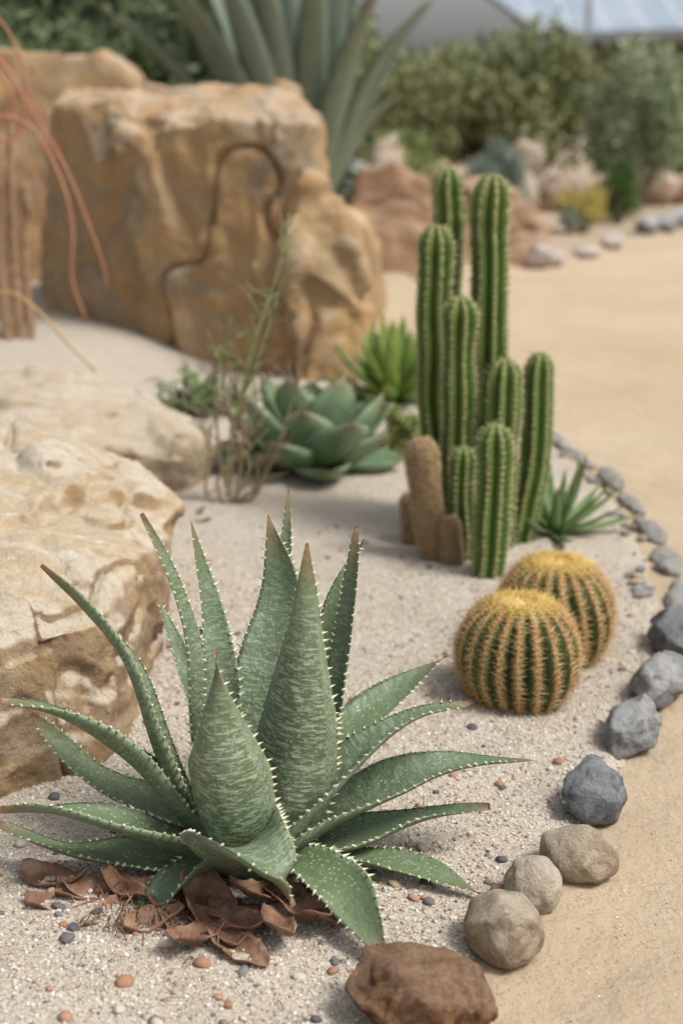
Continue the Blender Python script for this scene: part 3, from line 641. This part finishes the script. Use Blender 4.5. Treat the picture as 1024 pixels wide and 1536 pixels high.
# ------------------------------------------------------------------ shrubs
def mat_fol(name,c0,c1,c2):
    m,nt,b=newmat(name,.6,.3); r=sep(nt,attr(nt,'lc'))
    setc(nt,b,ramp(nt,r[0],[(0,c0),(.5,c1),(1,c2)])); return m
F_DARK=mat_fol("foliage_dark",(.05,.08,.035),(.09,.13,.06),(.15,.19,.09))
F_OLIVE=mat_fol("foliage_olive",(.12,.14,.055),(.21,.23,.10),(.31,.32,.16))
F_SAGE=mat_fol("foliage_sage",(.19,.24,.13),(.28,.34,.20),(.39,.44,.29))
F_SILV=mat_fol("foliage_silver",(.17,.22,.17),(.25,.31,.25),(.36,.42,.35))
F_LIME=mat_fol("foliage_lime",(.18,.22,.07),(.29,.33,.12),(.40,.42,.18))
F_GREEN=mat_fol("foliage_green",(.05,.11,.03),(.10,.18,.05),(.16,.25,.08))
F_YEL=mat_fol("foliage_yellow",(.34,.28,.07),(.48,.40,.12),(.56,.50,.18))
def shrub(name,cx,cy,z0,rx,ry,h,n,ls,mat,seed,blobs=14,asp=2.2,brsh=.35):
    r=np.random.default_rng(seed); 
    par=bpy.data.objects.new(name,None); COL.objects.link(par)
    bc=r.normal(size=(blobs,3)); bc/=np.linalg.norm(bc,axis=1)[:,None]; bc*=r.uniform(.35,.75,(blobs,1))
    bc=bc*np.array([rx,ry,h*.5])+np.array([cx,cy,z0+h*.5]); br=r.uniform(.28,.5,blobs)
    k=r.integers(0,blobs,n); d=r.normal(size=(n,3)); d/=np.linalg.norm(d,axis=1)[:,None]
    rad=br[k]*(r.random(n)**brsh)*(1+.25*r.normal(size=n)*.5)
    P=bc[k]+d*rad[:,None]*np.array([rx,ry,h*.55]); P[:,2]=np.maximum(P[:,2],z0+.01)
    A=r.normal(size=(n,3)); A+=d*1.0+np.array([0,0,.6]); A/=np.linalg.norm(A,axis=1)[:,None]
    Bv=np.cross(A,r.normal(size=(n,3))); Bv/=np.linalg.norm(Bv,axis=1)[:,None]
    s=ls*r.uniform(.6,1.3,(n,1)); V=np.stack([P-A*s*.5,P+Bv*s/asp*.5,P+A*s*.5,P-Bv*s/asp*.5],1).reshape(-1,3)
    F=np.arange(n*4).reshape(-1,4); a=np.zeros((n,4,3)); cl=r.random(blobs); a[:,:,0]=np.clip(cl[k]*.5+r.random(n)*.5,0,1)[:,None]
    fast_mesh("foliage",V,F,[mat],a.reshape(-1,3),parent=par)
    tb=B(); 
    for q in range(min(blobs,9)):
        e=Vector(bc[q]); m_=Vector((cx,cy,z0)).lerp(e,.5)+Vector((0,0,-.08*h)); tube(tb,[(cx,cy,z0-.05),m_,e],.03*h,.008*h,5,8)
    tb.build("limbs",[M_BARK],parent=par)
shrub("olive_shrub",1.72,15,.1,1.05,1.1,1.72,15000,.10,F_OLIVE,1,24)
shrub("olive_shrub",.85,14.5,.1,.7,.7,1.40,8000,.09,F_OLIVE,2,16)
shrub("sage_shrub",2.60,13,.1,.46,.5,1.36,9000,.08,F_SAGE,3,14,3)
shrub("dark_shrub",3.45,15,.1,.5,.6,.75,6000,.07,F_GREEN,4)
shrub("lime_shrub",.42,10.6,.1,.42,.38,.88,8000,.05,F_LIME,5,12,3)
shrub("silver_shrub",1.2,10.8,.1,.30,.28,.62,4500,.06,F_SILV,6,10,4)
shrub("silver_shrub",.02,8.9,.05,.22,.22,.85,3000,.09,F_SILV,7,9,6)
shrub("yellow_shrub",1.8,10.75,.04,.24,.2,.36,5000,.025,F_YEL,8,12,1.8)
shrub("silver_shrub",1.66,10.6,.04,.11,.11,.2,1500,.025,F_SILV,18,8,1.8)
shrub("green_shrub",2.17,11.4,.05,.24,.24,.52,3500,.06,F_GREEN,9,10,4)
shrub("dark_shrub",-2.3,8.8,.0,1.2,.7,1.75,10000,.12,F_DARK,10,18,3)
shrub("dark_shrub",-1.0,10,.0,1.4,.8,2.0,9000,.13,F_DARK,11,18,3)
shrub("dark_shrub",-3,14,.1,3,1.2,3.2,12000,.16,F_DARK,12,26)
shrub("olive_shrub",-.6,18,.1,1.5,1.2,2.2,8000,.14,F_OLIVE,13,18)
shrub("dark_shrub",1.6,24,.1,1.3,1.2,1.5,6000,.15,F_DARK,15,14)
shrub("green_shrub",.165,3.95,.0,.07,.08,.18,1600,.03,F_LIME,16,8,4)
shrub("green_shrub",.52,9.3,.1,.2,.2,.55,1500,.05,F_LIME,17,8,4)

# ------------------------------------------------------------------ dry weed, dead stalks, arching branches
wd=B(); random.seed(31)
def Q(l,y=3.45): return [(a[0],y+(a[2] if len(a)>2 else 0),a[1]) for a in l]
mains=[([(-.27,0),(-.285,.10),(-.262,.24),(-.19,.43),(-.12,.66)],1),([(-.262,.24),(-.21,.44),(-.155,.60),(-.125,.74)],1),([(-.27,0),(-.30,.12),(-.31,.28),(-.30,.42)],0),([(-.27,0.02),(-.20,.08),(-.15,.2),(-.12,.29),(-.10,.36)],0),([(-.28,.0),(-.34,.05),(-.33,.15),(-.36,.27)],0),([(-.33,.01),(-.26,.02),(-.21,.05),(-.19,.12)],0),([(-.27,.02),(-.25,.15),(-.24,.30),(-.20,.40)],0),([(-.28,.04),(-.27,.2),(-.29,.33),(-.25,.46)],0),([(-.27,.03),(-.23,.12),(-.26,.22),(-.17,.36)],0),([(-.29,.0),(-.31,.09),(-.24,.19),(-.28,.37)],0)]
for l,k in mains:
    tube(wd,Q(l),.0052,.0018,5,mi=k)
    Cp,_=spline(Q(l),20)
    for j in range(14):
        p=Cp[random.randint(5,19)]; a=random.uniform(.3,2.8); L=random.uniform(.03,.10); e=p+Vector((math.cos(a)*L,random.uniform(-.04,.04),math.sin(a)*L))
        tube(wd,[p,p.lerp(e,.5)+Vector((0,0,.006)),e],.0025,.0011,4,6,mi=k if random.random()<.7 else 1-k)
        if random.random()<.6:
            e2=e+Vector((random.uniform(-.03,.03),0,random.uniform(.0,.03))); tube(wd,[p.lerp(e,.6),p.lerp(e2,.8),e2],.0016,.0009,4,5,mi=k)
wd.build("dry_weed",[M_TWIG,M_GTWIG])
ds=B()
for (x,r_,top,dx) in [(-1.26,.026,1.05,.0),(-1.21,.022,.95,.02),(-1.31,.02,1.1,-.02),(-1.17,.018,.6,.03),(-1.235,.018,1.0,-.01)]:
    tube(ds,[(x+.02,5.3,.0),(x,5.32,.35),(x+dx*.5,5.3,.7),(x+dx,5.3,top)],r_,r_*.7,8,40,wob=.35)
ds.build("dead_stalk",[M_STALK])
sb=B()
def S(l,y=4.6): return [(a,y,b_) for a,b_ in l]
tube(sb,S([(-1.16,1.26),(-1.04,1.10),(-.965,.97),(-.87,.80),(-.80,.61),(-.76,.48),(-.755,.40)]),.008,.003,7)
tube(sb,S([(-1.20,.96),(-1.06,.95),(-.96,.91),(-.88,.75),(-.855,.60),(-.865,.45),(-.825,.31)]),.008,.0035,7)
tube(sb,S([(-1.2,1.12),(-1.04,1.05),(-1.0,.85),(-.95,.74),(-.94,.62)]),.006,.002,6)
tube(sb,S([(-1.2,1.0),(-1.08,.88),(-1.0,.92),(-.97,1.05),(-1.02,1.2),(-1.1,1.3)]),.007,.003,6)
tube(sb,S([(-1.2,.80),(-1.1,.90),(-.98,1.0),(-.93,.93)]),.006,.003,6)
tube(sb,S([(-1.05,.95),(-1.0,1.02),(-.94,1.0),(-.91,.9)]),.005,.002,6)
tube(sb,S([(-1.35,0),(-1.32,.5),(-1.2,.96),(-1.16,1.26)],4.62),.018,.010,7)
sb.build("arching_branch",[M_SALMON])
st=B()
tube(st,[(-1.25,4.5,.35),(-1.05,4.4,.43),(-.93,4.3,.40),(-.80,4.2,.29),(-.70,4.1,.22),(-.62,4.0,.15)],.006,.003,6)
st.build("straw_stem",[M_STRAW])

# ------------------------------------------------------------------ building
par=bpy.data.objects.new("metal_roof_building",None); COL.objects.link(par)
m,nt,b=newmat("metal_roof",.45,.5); M_ROOF=m; co=objco(nt)
w=nt.nodes.new("ShaderNodeTexWave"); w.inputs['Scale'].default_value=.35; nt.links.new(co,w.inputs['Vector'])
rc=mix(nt,ramp(nt,noise_(nt,co,.6,4),[(.3,0.0),(.7,1.0)]),(.26,.32,.39),(.36,.42,.48))
setc(nt,b,mix(nt,ramp(nt,w.outputs['Fac'],[(.93,0.0),(.98,.7)]),rc,(.5,.54,.58)))
M_WALL=mat_simple("dark_cladding",[(.3,(.025,.022,.02)),(.7,(.05,.045,.04))],3,.6)
M_TRIM=mat_simple("grey_trim",[(.3,(.22,.24,.26)),(.7,(.28,.3,.32))],3,.6)
def box(name,x0,x1,y0,y1,z0,z1,mat):
    bd=B(); bd.add([(x,y,z) for x in (x0,x1) for y in (y0,y1) for z in (z0,z1)],[(0,1,3,2),(4,6,7,5),(0,4,5,1),(2,3,7,6),(0,2,6,4),(1,5,7,3)]); return bd.build(name,[mat],False,par)
rf=B()
for dz in (0,-.12):
    rf.add([(5.1,38,2.62+dz),(20,34,3.0+dz),(20,42,5.2+dz),(3.4,44,4.6+dz),(8.6,50,2.6+dz),(20,50,2.9+dz)],[(0,1,2,3),(3,2,5,4)] if dz==0 else [(3,2,1,0),(4,5,2,3)])
rf.add([(5.1,38,2.62),(20,34,3.0),(20,34,2.8),(5.1,38,2.42)],[(0,3,2,1)],mi=1)
rf.add([(5.1,38,2.62),(3.4,44,4.6),(3.4,44,4.4),(5.1,38,2.42)],[(0,1,2,3)],mi=1)
rf.build("roof",[M_ROOF,M_TRIM],False,par)
box("wall",6.4,20,40.5,49,0,2.45,M_WALL)
box("beam",5.5,20,38.6,38.9,1.8,2.35,M_WALL)
for i in range(8): box("post",5.6+i*1.9,5.85+i*1.9,38.3,38.55,0,2.3,M_WALL)
for i in range(5): box("window",6.8+i*2.4,8.6+i*2.4,40.44,40.49,.9,1.7,M_TRIM)
box("pole",5.85,5.97,36,36.12,0,5,M_TRIM)

# ------------------------------------------------------------------ light, sky, camera
el,az=math.radians(56),math.radians(115)
sd=Vector((math.sin(az)*math.cos(el),math.cos(az)*math.cos(el),math.sin(el)))
w=bpy.data.worlds.new("World"); scene.world=w; w.use_nodes=True; nt=w.node_tree
sky=nt.nodes.new("ShaderNodeTexSky"); sky.sky_type='NISHITA'; sky.sun_disc=False; sky.sun_elevation=el; sky.sun_rotation=az
sky.dust_density=4.0; sky.air_density=1.0; sky.ozone_density=.5
hs=nt.nodes.new("ShaderNodeHueSaturation"); hs.inputs['Saturation'].default_value=.35
nt.links.new(sky.outputs[0],hs.inputs['Color']); bgn=nt.nodes["Background"]; nt.links.new(hs.outputs[0],bgn.inputs[0]); bgn.inputs[1].default_value=.15
ld=bpy.data.lights.new("sun",'SUN'); ld.energy=3.0; ld.angle=math.radians(16); ld.color=(1,.955,.89)
lo=bpy.data.objects.new("sun",ld); COL.objects.link(lo); lo.rotation_euler=sd.to_track_quat('Z','Y').to_euler(); lo.location=(0,0,10)

cd=bpy.data.cameras.new("camera"); cam=bpy.data.objects.new("camera",cd); COL.objects.link(cam)
cam.location=(0,0,1); cam.rotation_euler=(math.radians(90-16.16),0,0)
cd.sensor_fit='VERTICAL'; cd.sensor_height=36; cd.sensor_width=24; cd.lens=50; cd.clip_start=.05; cd.clip_end=1000
cd.dof.use_dof=True; cd.dof.focus_distance=1.88; cd.dof.aperture_fstop=2.8; cd.dof.aperture_blades=9
scene.camera=cam
scene.view_settings.view_transform='Standard'; scene.view_settings.look='None'; scene.view_settings.exposure=0
